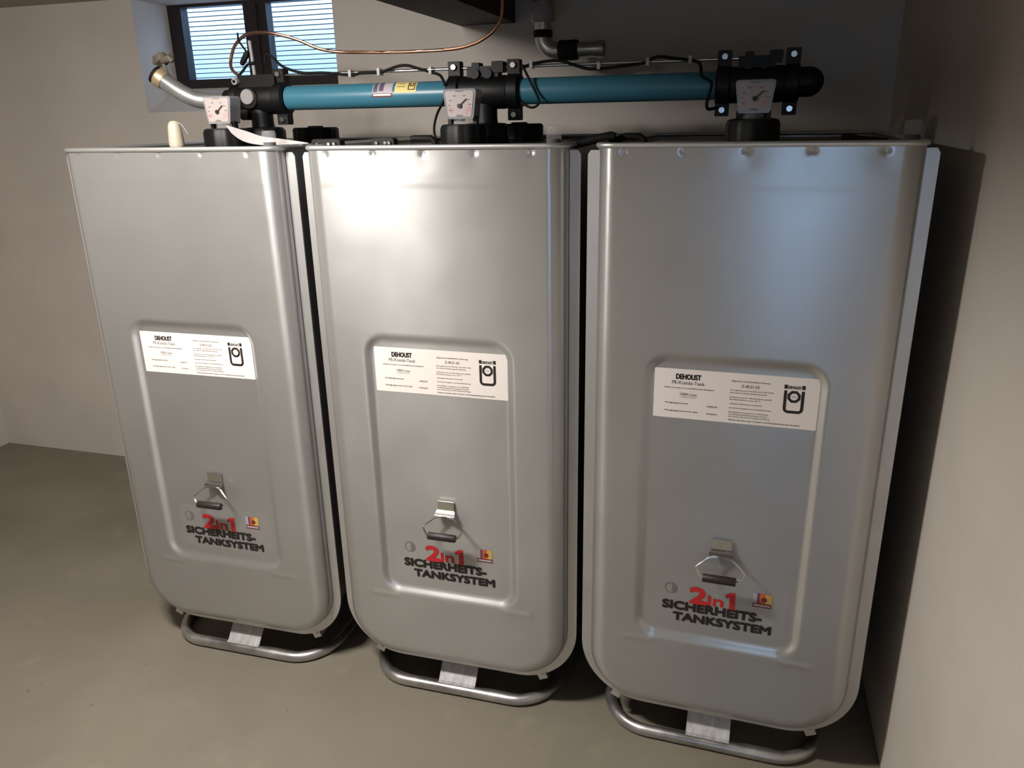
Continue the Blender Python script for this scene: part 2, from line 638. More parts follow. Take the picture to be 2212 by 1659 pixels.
def u_path(off, ztop, n=16):
    """U outline (left top -> bottom -> right top) at offset off from the flat front"""
    P = [(-HW - off, ztop)]
    R = RB + off
    for k in range(n + 1):
        a = math.radians(180 + 90 * k / n)
        P.append((-HW + RB + R * math.cos(a), ZB + RB + R * math.sin(a)))
    for k in range(n + 1):
        a = math.radians(270 + 90 * k / n)
        P.append((HW - RB + R * math.cos(a), ZB + RB + R * math.sin(a)))
    P.append((HW + off, ztop))
    return P


def build_flange(parent):
    zt = 1.619
    inn = u_path(0.046, zt)
    out = u_path(0.0725, zt - 0.010)
    # rounded upper ends
    mid = u_path(0.066, zt)
    n = len(inn)
    v = []
    for y in (0.050, 0.0565):
        v += [(x, y, z) for x, z in inn] + [(x, y, z) for x, z in mid] + [(x, y, z) for x, z in out]
    f = []
    for i in range(n - 1):
        for b in (0, 3 * n):
            f.append((b + i, b + i + 1, b + n + i + 1, b + n + i))
            f.append((b + n + i, b + n + i + 1, b + 2 * n + i + 1, b + 2 * n + i))
        f.append((2 * n + i, 2 * n + i + 1, 5 * n + i + 1, 5 * n + i))
        f.append((i, i + 1, 3 * n + i + 1, 3 * n + i))
    for e in (0, n - 1):
        f.append((e, n + e, 4 * n + e, 3 * n + e))
        f.append((n + e, 2 * n + e, 5 * n + e, 4 * n + e))
    return new_obj('edge_flange', v, f, M['zinc_edge'], parent, 'auto')


def build_sides(parent, depth=1.0):
    P = u_path(0.043, ZTOP)
    n = len(P)
    v = [(x, 0.0575, z) for x, z in P] + [(x, depth, z) for x, z in P]
    f = [(i, i + 1, n + i + 1, n + i) for i in range(n - 1)]
    f.append(tuple(range(2 * n - 1, n - 1, -1)))
    return new_obj('side_shell', v, f, M['zinc'], parent, 'auto')


def plan_path(depth=1.0):
    P = [(-0.342, depth), (-0.342, 0.5), (-0.342, 0.06)]
    for k in range(0, 9):
        a = math.radians(180 + 90 * k / 8)
        P.append((-HW + ARC * math.cos(a), 0.045 + ARC * math.sin(a)))
    for k in range(0, 9):
        a = math.radians(270 + 90 * k / 8)
        P.append((HW + ARC * math.cos(a), 0.045 + ARC * math.sin(a)))
    P += [(0.342, 0.06), (0.342, 0.5), (0.342, depth)]
    return P


def build_tank():
    t = thing('oil_tank', 'galvanized heating oil tank in the middle of the row', 'tank', (0, 0, 0), 'galvanized heating oil tanks in a row')
    build_front(t)
    build_flange(t)
    build_sides(t)
    MB().tube([(x, y, 1.6305) for x, y in plan_path()], 0.0062, 10, closed=True).build('top_rim', M['zinc_edge'], t)
    # inner plastic tank seen inside the rim
    P = plan_path(0.99)
    n = len(P)
    v, f = [], []
    for s, z in ((0.90, 0.20), (0.90, 1.19), (0.90, 1.20), (0.975, 1.590), (0.96, 1.612), (0.93, 1.619)):
        for x, y in P:
            v.append((x * s, 0.5 + (y - 0.5) * s, z))
    for i in range(5):
        for k in range(n):
            f.append((i * n + k, i * n + (k + 1) % n, (i + 1) * n + (k + 1) % n, (i + 1) * n + k))
    f.append(tuple(range(5 * n, 6 * n)))
    f.append(tuple(range(n - 1, -1, -1)))
    new_obj('inner_tank', v, f, M['inner'], t, 'auto')
    # floor frame: a bent tube loop
    fz, r = 0.0172, 0.017
    P = [(-0.30, 0.96, fz), (-0.30, 0.5, fz), (-0.30, 0.17, fz)]
    for k in range(1, 10):
        a = math.radians(180 + 90 * k / 10)
        P.append((-0.17 + 0.13 * math.cos(a), 0.168 + 0.15 * math.sin(a), fz))
    P += [(-0.17, 0.018, fz), (0, 0.018, fz), (0.17, 0.018, fz)]
    for k in range(1, 10):
        a = math.radians(270 + 90 * k / 10)
        P.append((0.17 + 0.13 * math.cos(a), 0.168 + 0.15 * math.sin(a), fz))
    P += [(0.30, 0.17, fz), (0.30, 0.5, fz), (0.30, 0.96, fz)]
    fr = MB().tube(P, r, 14).build('floor_frame', M['zinc_dark'], t)
    # middle strap from tank bottom to the tube, with a bend
    mb = MB()
    prof = [(0.085, 0.115), (0.070, 0.090), (0.045, 0.062), (0.024, 0.0365), (0.012, 0.0352)]
    v, f = [], []
    for d in (0, 0.003):
        for y, z in prof:
            v += [(-0.060, y + d, z - d * 0.4), (0.059, y + d, z - d * 0.4)]
    k = len(prof)
    for i in range(k - 1):
        f += [(2 * i, 2 * i + 1, 2 * i + 3, 2 * i + 2), (2 * k + 2 * i, 2 * k + 2 * i + 2, 2 * k + 2 * i + 3, 2 * k + 2 * i + 1),
              (2 * i, 2 * i + 2, 2 * k + 2 * i + 2, 2 * k + 2 * i), (2 * i + 1, 2 * k + 2 * i + 1, 2 * k + 2 * i + 3, 2 * i + 3)]
    f += [(0, 2 * k, 2 * k + 1, 1), (2 * k - 2, 2 * k - 1, 4 * k - 1, 4 * k - 2)]
    new_obj('support_strap', v, f, M['strap'], t)
    for sx in (-1, 1):
        c = MB()
        c.box(-0.014, 0.014, -0.004, 0.002, -0.02, 0.016).box(-0.012, 0.012, 0.0, 0.03, -0.02, -0.017)
        c.lathe([(0.005, -0.008), (0.005, -0.004)], (0.003, 0, -0.004), 'Y', 10)
        o = c.build('corner_clip', M['zinc_edge'], t, 'auto', (sx * 0.262, 0.056, 0.104))
        o.rotation_euler = (0, -sx * 0.45, 0)
    # rating label in the pressed panel
    yl = 0.0112
    LX0, LX1, LZ0, LZ1 = -0.1887, 0.1893, 0.9885, 1.1145
    lab = MB().rbox(LX0, LX1, yl, yl + 0.0012, LZ0, LZ1, 0.003).build('rating_label', M['paper'], t, False)
    yp = yl - 0.0004
    ink, gry = MB(), MB()
    w = LX1 - LX0
    h = LZ1 - LZ0

    def ux(u): return LX0 + u * w
    def uz(u): return LZ1 - u * h
    name_, badge = MB(), MB()
    write(name_, 'DEHOUST', ux(0.215), uz(0.195), 0.0125, 0.058, 0.05, yp, 'C')
    write(gry, 'PE-Kombi-Tank', ux(0.215), uz(0.30), 0.0085, 0.077, 0.012, yp, 'C')
    write(gry, 'Behälter zum Lagern von wassergefährdenden Flüssigkeiten', ux(0.222), uz(0.385), 0.0028, 0.118, 0.03, yp, 'C')
    write(ink, '1000 Liter', ux(0.222), uz(0.525), 0.0068, 0.041, 0.0, yp, 'C')
    write(gry, '(Nennvolumen)', ux(0.222), uz(0.565), 0.0028, 0.036, 0.0, yp, 'C')
    write(ink, 'Fertigungsnummer', ux(0.075), uz(0.70), 0.0036, 0.056, 0.01, yp)
    write(gry, '4980570', ux(0.37), uz(0.725), 0.0040, 0.024, 0.01, yp, 'C')
    write(ink, 'Fertigungsmonat und -jahr', ux(0.075), uz(0.86), 0.0036, 0.080, 0.01, yp)
    write(gry, '07/2004', ux(0.37), uz(0.875), 0.0040, 0.025, 0.01, yp, 'C')
    lx = 0.475
    write(gry, 'Allgemeine bauaufsichtliche Zulassung', ux(0.595), uz(0.165), 0.0036, 0.088, 0.012, yp, 'C')
    write(gry, 'Z-40.21-63', ux(0.595), uz(0.272), 0.0072, 0.040, 0.012, yp, 'C')
    for z, ln, tx in ((0.345, 0.098, 'Zur Lagerung von Heizöl EL nach DIN 51603'), (0.395, 0.083, 'und weiterer Medien gemäß Zulassung'),
                      (0.485, 0.095, 'Prüfdruck und zul. Betriebsdruck gemäß'), (0.53, 0.070, 'Betriebstemperatur max. 30 °C'),
                      (0.615, 0.074, 'zulässiges Füllvolumen beachten'), (0.70, 0.095, 'mit Grenzwertgeber und Überfüllsicherung'),
                      (0.785, 0.090, 'Der Behälter ist geeignet zur Aufstellung'), (0.83, 0.088, 'in Gebäuden gemäß der geltenden Fassung'),
                      (0.875, 0.094, 'der Zulassung und der Einbauanleitung')):
        write(gry, tx, ux(lx), uz(z), 0.0030, ln, 0.012, yp)
    write(ink, 'Weitere Hinweise: siehe Transport- und Montageanleitung des Herstellers', ux(lx), uz(0.945), 0.0032, 0.163, 0.012, yp)
    ubadge(badge, ux(0.795), ux(0.915), uz(0.70), uz(0.145), yp)
    write(gry, 'TÜV', ux(0.855), uz(0.39), 0.004, 0.010, 0.0, yp, 'C')
    name_.build('maker_name', M['ink'], lab, False)
    badge.build('tank_badge', M['ink'], lab, False)
    ink.build('bold_print', M['ink'], lab, False)['kind'] = 'stuff'
    gry.build('fine_print', M['greyink'], lab, False)['kind'] = 'stuff'
    # clear film sticker with the red and black lettering
    fl = MB().rbox(-0.158, 0.174, yl + 0.0002, yl + 0.0009, 0.400, 0.545, 0.012).build('clear_sticker', M['film'], t, False)
    fl['label'] = 'clear sticker with red and black lettering'
    ys = yl - 0.0002
    red, blk = MB(), MB()
    write(blk, 'SICHERHEITS-', -0.141, 0.4445, 0.0235, 0.252, 0.07, ys)
    write(blk, 'TANKSYSTEM', -0.112, 0.4115, 0.0225, 0.248, 0.07, ys)
    write(red, '2', -0.071, 0.4715, 0.046, 0.041, 0.05, ys - 0.0003)
    write(red, 'in', -0.0255, 0.4725, 0.030, 0.039, 0.035, ys - 0.0003)
    x1, z1 = 0.0185, 0.4690
    red.add([(x1 + a, ys - 0.0003, z1 + b) for a, b in ((0.011, 0), (0.0255, 0), (0.0245, 0.0495), (0.0135, 0.0495), (0.0, 0.042), (0.001, 0.031), (0.0115, 0.036))], [(0, 1, 2, 3, 4, 5, 6)])
    blk.build('black_lettering', M['ink'], fl, False)['kind'] = 'stuff'
    red.build('red_lettering', M['red'], fl, False)['kind'] = 'stuff'
    g = MB()
    ring(g, -0.1215, 0.507, 0.0145, 0.0165, ys, 20, 0)
    disc(g, -0.1215, 0.507, 0.0125, ys, 10, -80, 80)
    g.build('round_badge', M['greyink'], fl, False)['kind'] = 'stuff'
    e = MB()
    bx0, bx1, bz0, bz1 = 0.086, 0.132, 0.489, 0.530
    q = new = None
    cols = [('maroon', [(bx0, bx1, bz0, bz0 + 0.012)], 0), ('lilac', [(bx0 + 0.0025, bx1 - 0.0025, bz0 + 0.003, bz0 + 0.009), (bx0, bx0 + 0.011, bz0 + 0.0125, bz1)], 1),
            ('violet', [(bx0 + 0.010, bx0 + 0.017, bz0 + 0.0125, bz1)], 1), ('orange', [(bx0 + 0.017, bx0 + 0.030, bz0 + 0.0125, bz1)], 1),
            ('yellow', [(bx0 + 0.030, bx1, bz0 + 0.0125, bz1)], 1)]
    for nm, rs, lv in cols:
        e = MB()
        for (a, b, c, d) in rs:
            quad(e, a, b, c, d, ys - 0.0002 * lv)
        e.build('colour_emblem', M[nm], fl, False)
    e = MB()
    disc(e, bx0 + 0.028, bz0 + 0.024, 0.007, ys - 0.0005, 14)
    e.build('colour_emblem', M['maroon'], fl, False)
    # folding handle
    hb = MB()
    hb.box(-0.024, 0.024, 0.004, 0.0085, 0.642, 0.672)
    v = [(-0.027, 0.003, 0.645), (0.027, 0.003, 0.645), (0.030, -0.011, 0.634), (-0.030, -0.011, 0.634),
         (-0.027, 0.006, 0.645), (0.027, 0.006, 0.645), (0.030, -0.009, 0.631), (-0.030, -0.009, 0.631)]
    hb.add(v, [(0, 1, 2, 3), (7, 6, 5, 4), (0, 4, 5, 1), (1, 5, 6, 2), (2, 6, 7, 3), (3, 7, 4, 0)])
    hb.lathe([(0.0035, 0.002), (0.0035, 0.006)], (0.014, 0, 0.664), 'Y', 10)
    hd = hb.build('handle_bracket', M['chrome'], t)
    ends = [(-0.008, -0.010, 0.6315), (-0.022, -0.012, 0.630), (-0.030, -0.014, 0.627), (-0.058, -0.026, 0.605), (-0.059, -0.028, 0.600),
            (-0.047, -0.036, 0.5835), (-0.041, -0.037, 0.582)]
    pts = ends + [(0, -0.037, 0.582)] + [(-x, y, z) for x, y, z in reversed(ends)]
    MB().tube(pts, 0.0028, 8).build('handle_wire', M['chrome'], hd)
    MB().lathe([(0.0098, -0.041), (0.0108, -0.039), (0.0108, 0.039), (0.0098, 0.041)], (0, -0.037, 0.582), 'X', 14).build('handle_grip', M['grip'], hd)
    return t


tank = build_tank()
tank_l = copy_tree(tank)
tank_l.location = (-0.766, 0.004, 0)
tank_l.rotation_euler = (0, 0, 0.0073)
tank_l['label'] = 'galvanized heating oil tank at the left end, nearest the window'
tank_r = copy_tree(tank)
tank_r.location = (0.757, -0.025, 0)
tank_r.rotation_euler = (0, 0, -0.030)
tank_r['label'] = 'galvanized heating oil tank at the right end, beside the right wall'
DECK = 1.6195

# ================================================================== GAUGES
def build_gauge():
    g = thing('tank_gauge', 'square dial fill gauge on top of the middle tank', 'gauge', (0, 0.275, DECK), 'square fill gauges on the tanks')
    MB().lathe([(0.070, 0), (0.068, 0.008), (0.064, 0.010), (0.064, 0.048), (0.060, 0.058), (0.052, 0.061)], n=48, lobes=12, lobe_amp=0.018).build('union_nut', M['black'], g)
    MB().lathe([(0.026, 0.060), (0.026, 0.082)], n=24).build('neck', M['clear'], g)
    for s in (-1, 1):
        MB().box(s * 0.036 - 0.005, s * 0.036 + 0.005, -0.012, 0.006, 0.058, 0.080).build('neck_lug', M['black'], g, False)
    w0, w1, z0, z1 = 0.038, 0.0465, 0.074, 0.150
    pts = []
    for cx, cz, a0 in ((w1 - 0.008, z1 - 0.008, 0), (-w1 + 0.008, z1 - 0.008, 90), (-w0 + 0.006, z0 + 0.006, 180), (w0 - 0.006, z0 + 0.006, 270)):
        rr = 0.008 if a0 < 180 else 0.006
        for k in range(5):
            a = math.radians(a0 + 90 * k / 4)
            pts.append((cx + rr * math.cos(a), cz + rr * math.sin(a)))
    hs = MB().prism(pts, -0.026, 0.024).build('housing', M['housing'], g)
    d = MB()
    p2 = [(x * 0.86, 0.113 + (z - 0.113) * 0.86) for x, z in pts]
    d.prism(p2, -0.0275, -0.0262)
    dl = d.build('dial', M['dial'], g, False)
    y = -0.0279
    pr = MB()
    for a, s in ((205, 0.8), (178, 0.8), (152, 1), (118, 1), (62, 1), (33, 1.1), (5, 1.1)):
        ca, sa = math.cos(math.radians(a)), math.sin(math.radians(a))
        cx, cz = 0.029 * ca, 0.108 + 0.029 * sa * 0.95
        quad(pr, cx - 0.0042 * s, cx + 0.0042 * s, cz - 0.0012, cz + 0.0012, y)
    quad(pr, -0.010, 0.008, 0.0805, 0.0845, y)
    quad(pr, -0.012, 0.011, 0.1425, 0.1448, y)
    pr.build('dial_print', M['greyink'], dl, False)['kind'] = 'stuff'
    for cx, cz, cr in ((-0.025, 0.097, 0.0075), (0.026, 0.098, 0.0078), (0.019, 0.088, 0.004)):
        pk = MB()
        disc(pk, cx, cz, cr, y, 16)
        pk.build('pink_mark', M['pink'], dl, False)
    nd = MB().lathe([(0.0058, -0.004), (0.0058, 0)], (0, y, 0.107), 'Y', 14)
    dx, dz = math.cos(math.radians(42)), math.sin(math.radians(42))
    px, pz = -dz * 0.0015, dx * 0.0015
    L = 0.026
    nd.add([(px, y - 0.002, 0.107 + pz), (-px, y - 0.002, 0.107 - pz), (dx * L - px, y - 0.002, 0.107 + dz * L - pz), (dx * L + px, y - 0.002, 0.107 + dz * L + pz)],
           [(0, 1, 2, 3)])
    nd.build('needle', M['grip'], dl)
    return g


gauge = build_gauge()
g_l = copy_tree(gauge)
g_l.location = (-0.752, 0.275, DECK)
g_l['label'] = 'square dial fill gauge on the left tank, beside the galvanized fill pipe'
g_r = copy_tree(gauge)
g_r.location = (0.754, 0.275, DECK)
g_r['label'] = 'square dial fill gauge on top of the right tank, in the shade'


# ================================================================== FILL LINE FITTINGS
PZ = 1.765 - DECK           # height of the pipe axis above the deck
def flange_part(parent, x, w=0.036, up=0.086, dn=0.078, disc_r=0.050):
    m = MB()
    m.lathe([(disc_r - 0.006, x - w * 0.55), (disc_r, x - w * 0.4), (disc_r, x + w * 0.4), (disc_r - 0.006, x + w * 0.55)], (0, 0, PZ), 'X', 28)
    m.rbox(x - w / 2, x + w / 2, -0.016, 0.016, PZ + 0.03, PZ + up, 0.003)
    m.rbox(x - w / 2, x + w / 2, -0.016, 0.016, PZ - dn, PZ - 0.03, 0.003)
    fl = m.build('clamp_flange', M['black'], parent)
    for z in (PZ + up - 0.016, PZ - dn + 0.016):
        MB().lathe([(0.0075, -0.023), (0.009, -0.021), (0.009, -0.0162)], (x, 0, z), 'Y', 12).build('bolt', M['bolt'], fl)
    return fl


def base_fitting(name, label, x, flanges, saddle=True):
    t = thing(name, label, 'pipe fitting', (x, 0.46, DECK), 'black pipe fittings on the tanks')
    MB().lathe([(0.074, 0), (0.070, 0.01), (0.066, 0.012), (0.066, 0.05), (0.058, 0.06), (0.04, 0.062)], n=48, lobes=12, lobe_amp=0.015).build('union_nut', M['black'], t)
    MB().lathe([(0.036, 0.055), (0.034, 0.075), (0.034, PZ)], n=28).build('riser', M['black'], t)
    MB().lathe([(0.040, -0.088), (0.046, -0.060), (0.046, 0.060), (0.040, 0.088)], (0, 0, PZ), 'X', 32).build('tee_body', M['black'], t)
    for fx in flanges:
        flange_part(t, fx)
    if saddle:
        s = MB()
        s.rbox(-0.048, 0.046, -0.020, 0.02, PZ + 0.028, PZ + 0.070, 0.004)
        s.rbox(-0.032, -0.010, -0.022, 0.018, PZ + 0.060, PZ + 0.080, 0.003)
        s.rbox(0.028, 0.062, -0.024, 0.018, PZ + 0.052, PZ + 0.082, 0.005)
        s.lathe([(0.014, -0.03), (0.014, -0.015)], (-0.022, 0, PZ + 0.050), 'Y', 14)
        s.lathe([(0.014, -0.03), (0.014, -0.015)], (0.016, 0, PZ + 0.050), 'Y', 14)
        s.build('rod_saddle', M['black'], t)
    return t


tee_m = base_fitting('pipe_tee', 'black pipe tee with clamp flanges on top of the middle tank', 0.004, (-0.088, 0.090))
tee_r = base_fitting('pipe_tee', 'black pipe tee with rounded blind end on top of the right tank', 0.755, (-0.083, 0.088))
dome = [(0.037, 0.085)] + [(0.037 * math.cos(math.radians(a)), 0.130 + 0.038 * math.sin(math.radians(a))) for a in range(0, 90, 10)] + [(0.002, 0.168)]
MB().lathe(dome, (0, 0, PZ + 0.003), 'X', 28).build('blind_end', M['black'], tee_r)
tee_l = base_fitting('pipe_tee', 'black fill line fitting with round grey cap on the left tank', -0.742, (0.082,), saddle=False)
MB().lathe([(0.030, -0.120), (0.034, -0.095), (0.046, -0.088), (0.046, -0.070), (0.042, -0.06)], (0, 0, PZ), 'X', 28).build('inlet_collar', M['black'], tee_l)
kb = MB().lathe([(0.030, -0.050), (0.030, -0.035), (0.034, 0.0)], (-0.010, 0, PZ + 0.002), 'Y', 28).build('cap_seat', M['black'], tee_l)
MB().lathe([(0.0215, -0.056), (0.023, -0.053), (0.023, -0.049)], (-0.012, 0, PZ + 0.006), 'Y', 28).build('grey_cap', M['greyplastic'], kb)
tp = MB()
tp.rbox(-0.055, 0.075, -0.030, 0.026, PZ + 0.010, PZ + 0.070, 0.008)
tp.rbox(-0.060, -0.030, -0.034, 0.01, PZ - 0.062, PZ - 0.02, 0.012)
tp.build('coupling_block', M['black'], tee_l)
MB().lathe([(0.0045, -0.046), (0.010, -0.046), (0.011, -0.040), (0.011, -0.032)], (-0.056, 0, PZ + 0.052), 'Y', 18).build('washer', M['greyplastic'], tee_l)
MB().lathe([(0.0030, -0.050), (0.0045, -0.050), (0.0045, -0.045)], (-0.056, 0, PZ + 0.052), 'Y', 12).build('washer_bolt', M['rubber'], tee_l)
MB().tube([(-0.010, 0.0, PZ + 0.06), (-0.015, 0.0, PZ + 0.17)], 0.0055, 12).build('vent_tube', M['greyplastic'], tee_l)

# galvanized fill pipe with brass collar and open cap
fp = thing('fill_pipe', 'bent galvanized fill pipe with brass collar at the far left', 'pipe', (-0.872, 0.46, 1.762))
path = catmull([(0.0, 0.0, 0.0), (-0.05, -0.02, 0.002), (-0.085, -0.035, 0.008), (-0.125, -0.05, 0.030), (-0.175, -0.06, 0.066)], 5)
MB().tube(path, 0.0255, 18).build('pipe', M['steelpipe'], fp)
ax = (Vector(path[-1]) - Vector(path[-3])).normalized()
e0 = Vector(path[-1])
MB().tube([e0 - ax * 0.006, e0 + ax * 0.004, e0 + ax * 0.018, e0 + ax * 0.022], [0.028, 0.031, 0.031, 0.027], 18).build('brass_collar', M['brass'], fp)
MB().tube([e0 + ax * 0.022, e0 + ax * 0.030], [0.026, 0.029], 18).build('seal_ring', M['rubber'], fp)
cp = MB()
c0 = e0 + ax * 0.02 + Vector((0.012, 0.02, 0.040))
cp.tube([c0, c0 + Vector((-0.012, 0.006, 0.020))], [0.020, 0.020], 14)
cp.tube([c0 + Vector((0.0, -0.004, 0.006)), c0 + Vector((0.034, -0.008, 0.012)), c0 + Vector((0.044, -0.008, 0.002))], [0.010, 0.013, 0.006], 10)
cp.tube([c0 + Vector((-0.004, 0, 0.006)), c0 + Vector((-0.030, 0.004, 0.010)), c0 + Vector((-0.036, 0.004, -0.004))], [0.010, 0.012, 0.006], 10)
cp.tube([e0 + Vector((0.01, 0.012, 0.02)), c0], 0.006, 8)
cp.build('hinged_cap', M['dull'], fp)

# turquoise pipes
def blue(label, x0, x1):
    t = thing('blue_pipe', label, 'pipe', (x0, 0.46, 1.765), 'turquoise pipes between the tank fittings')
    MB().lathe([(0.0355, 0), (0.0355, x1 - x0)], (0, 0, 0), 'X', 40).build('pipe', M['pipe'], t)
    return t


bp1 = blue('turquoise pipe with two stickers, between left and middle tanks', -0.6385, -0.1055)
bp2 = blue('plain turquoise pipe between middle and right tanks', 0.1145, 0.6515)


def patch(x0, x1, a0, a1, r, n=8):
    m = MB()
    v = []
    for k in range(n + 1):
        a = math.radians(a0 + (a1 - a0) * k / n)
        v += [(x0, -r * math.cos(a), r * math.sin(a)), (x1, -r * math.cos(a), r * math.sin(a))]
    m.add(v, [(2 * k, 2 * k + 1, 2 * k + 3, 2 * k + 2) for k in range(n)])
    return m


sx = -0.338 + 0.6385
st = patch(sx, sx + 0.064, -8, 72, 0.0359).build('picture_sticker', M['lilac'], bp1, False)
patch(sx + 0.003, sx + 0.016, 14, 70, 0.0362).build('sticker_print', M['slat'], st, False)
patch(sx + 0.021, sx + 0.036, 18, 72, 0.0362).build('sticker_print', M['violet'], st, False)
patch(sx, sx + 0.064, -9, 8, 0.0361).build('sticker_print', M['maroon'], st, False)
patch(sx + 0.004, sx + 0.060, -3, 5, 0.0364).build('sticker_print', M['paper'], st, False)
sy = -0.266 + 0.6385
s2 = patch(sy, sy + 0.068, 8, 74, 0.0359).build('yellow_sticker', mat('yellow_label', lin(226, 204, 130), 0.5), bp1, False)
s3 = MB()
b0 = sy + 0.042
for pc in ((b0, b0 + 0.003, 22, 70), (b0 + 0.019, b0 + 0.022, 22, 70), (b0, b0 + 0.022, 20, 24), (b0 + 0.005, b0 + 0.008, 40, 60), (b0 + 0.014, b0 + 0.017, 40, 60),
           (b0 + 0.006, b0 + 0.016, 57, 62), (b0 + 0.006, b0 + 0.016, 38, 43)):
    q = patch(*pc, 0.0362, 4)
    s3.add(q.v, q.f)
s3.build('sticker_print', M['ink'], s2, False)['kind'] = 'stuff'
s4 = MB()
for pc in ((sy + 0.008, sy + 0.030, 54, 59), (sy + 0.006, sy + 0.032, 36, 40)):
    q = patch(*pc, 0.0362, 2)
    s4.add(q.v, q.f)
s4.build('sticker_print', M['greyink'], s2, False)['kind'] = 'stuff'

# steel rod above the pipes
tag(MB().tube([(-0.690, 0.46, 1.832), (0.0, 0.46, 1.832), (0.715, 0.46, 1.830)], 0.0042, 12).build('steel_rod', M['rod']),
    'thin bright steel rod running above the turquoise pipes', 'rod')

# ------------------------------------------------------------------ cables
def cable(name, label, pts, r=0.0042, m='rubber', cat='cable', sub=6):
    return tag(MB().tube(catmull(pts, sub), r, 9).build(name, M[m]), label, cat)


c1 = cable('sensor_cable', 'wavy black cable clipped to the steel rod above the left turquoise pipe',
           [(-0.700, 0.445, 1.868), (-0.694, 0.445, 1.892), (-0.671, 0.445, 1.882), (-0.654, 0.445, 1.865), (-0.627, 0.445, 1.85), (-0.573, 0.447, 1.836), (-0.502, 0.447, 1.834),
            (-0.415, 0.447, 1.825), (-0.379, 0.445, 1.829), (-0.318, 0.445, 1.829), (-0.296, 0.445, 1.834), (-0.258, 0.445, 1.844), (-0.228, 0.445, 1.845),
            (-0.199, 0.445, 1.837), (-0.157, 0.445, 1.825), (-0.128, 0.44, 1.816), (-0.108, 0.415, 1.802), (-0.100, 0.41, 1.785)])
cable('sensor_cable', 'black cable hanging from the middle tee down to the middle tank top',
      [(-0.094, 0.408, 1.770), (-0.100, 0.40, 1.747), (-0.116, 0.38, 1.71), (-0.12, 0.36, 1.672), (-0.111, 0.345, 1.642), (-0.094, 0.33, 1.626)], 0.0036)
c2 = cable('sensor_cable', 'wavy black cable clipped to the steel rod above the right turquoise pipe',
           [(0.112, 0.442, 1.823), (0.123, 0.445, 1.827), (0.15, 0.445, 1.836), (0.203, 0.445, 1.842), (0.236, 0.445, 1.84), (0.269, 0.445, 1.829), (0.308, 0.445, 1.818), (0.34, 0.445, 1.817),
            (0.397, 0.445, 1.821), (0.46, 0.445, 1.827), (0.478, 0.445, 1.836), (0.502, 0.445, 1.841), (0.533, 0.445, 1.837), (0.582, 0.445, 1.83), (0.604, 0.445, 1.824),
            (0.612, 0.43, 1.811), (0.617, 0.41, 1.789), (0.635, 0.403, 1.778), (0.644, 0.40, 1.767), (0.639, 0.40, 1.741), (0.634, 0.403, 1.718), (0.639, 0.41, 1.706),
            (0.660, 0.425, 1.709)])
cable('sensor_cable', 'black cable loop hanging in front of the right turquoise pipe beside the middle tee',
      [(0.122, 0.434, 1.834), (0.130, 0.432, 1.822), (0.151, 0.415, 1.79), (0.17, 0.412, 1.755), (0.177, 0.412, 1.735), (0.169, 0.412, 1.724), (0.151, 0.414, 1.721), (0.122, 0.42, 1.734)], 0.0036)
for par, pts in ((c1, [(-0.414, 1.829), (-0.32, 1.831), (-0.156, 1.829)]), (c2, [(0.147, 1.834), (0.338, 1.825), (0.471, 1.830), (0.583, 1.831)])):
    for x, z in pts:
        MB().rbox(x - 0.0045, x + 0.0045, 0.438, 0.466, z - 0.010, z + 0.010, 0.003).build('cable_clip', M['frost'], par)
w1 = cable('signal_wire', 'thin black wire with plug in front of the window mullion', [(-0.789, 0.45, 1.958), (-0.789, 0.45, 1.939), (-0.782, 0.45, 1.926), (-0.769, 0.45, 1.908), (-0.761, 0.45, 1.895)], 0.003)
MB().tube([(-0.786, 0.447, 1.866), (-0.780, 0.447, 1.874), (-0.764, 0.447, 1.896), (-0.760, 0.447, 1.906)], [0.006, 0.009, 0.009, 0.004], 8).build('plug', M['rubber'], w1)
cable('signal_wire', 'short black wire rising from the left fitting across the grey vent tube',
      [(-0.806, 0.45, 1.833), (-0.785, 0.45, 1.85), (-0.765, 0.447, 1.866), (-0.738, 0.450, 1.872)], 0.004)
cable('copper_tube', 'thin copper tube curving from the ceiling past the window to the left fitting',
      [(-0.008, 0.70, ZC), (-0.008, 0.70, 2.13), (-0.01, 0.7, 2.037), (-0.016, 0.7, 1.986), (-0.038, 0.7, 1.954), (-0.066, 0.7, 1.935), (-0.105, 0.7, 1.918), (-0.167, 0.7, 1.906),
       (-0.27, 0.7, 1.903), (-0.4, 0.7, 1.904), (-0.499, 0.7, 1.908), (-0.575, 0.7, 1.912), (-0.64, 0.68, 1.923), (-0.711, 0.66, 1.953), (-0.776, 0.63, 1.971), (-0.809, 0.6, 1.973),
       (-0.833, 0.57, 1.966), (-0.851, 0.55, 1.95), (-0.864, 0.53, 1.922), (-0.868, 0.51, 1.879), (-0.85, 0.49, 1.854), (-0.822, 0.475, 1.838), (-0.803, 0.47, 1.826)],
      0.0052, 'copper', 'tube', 5)

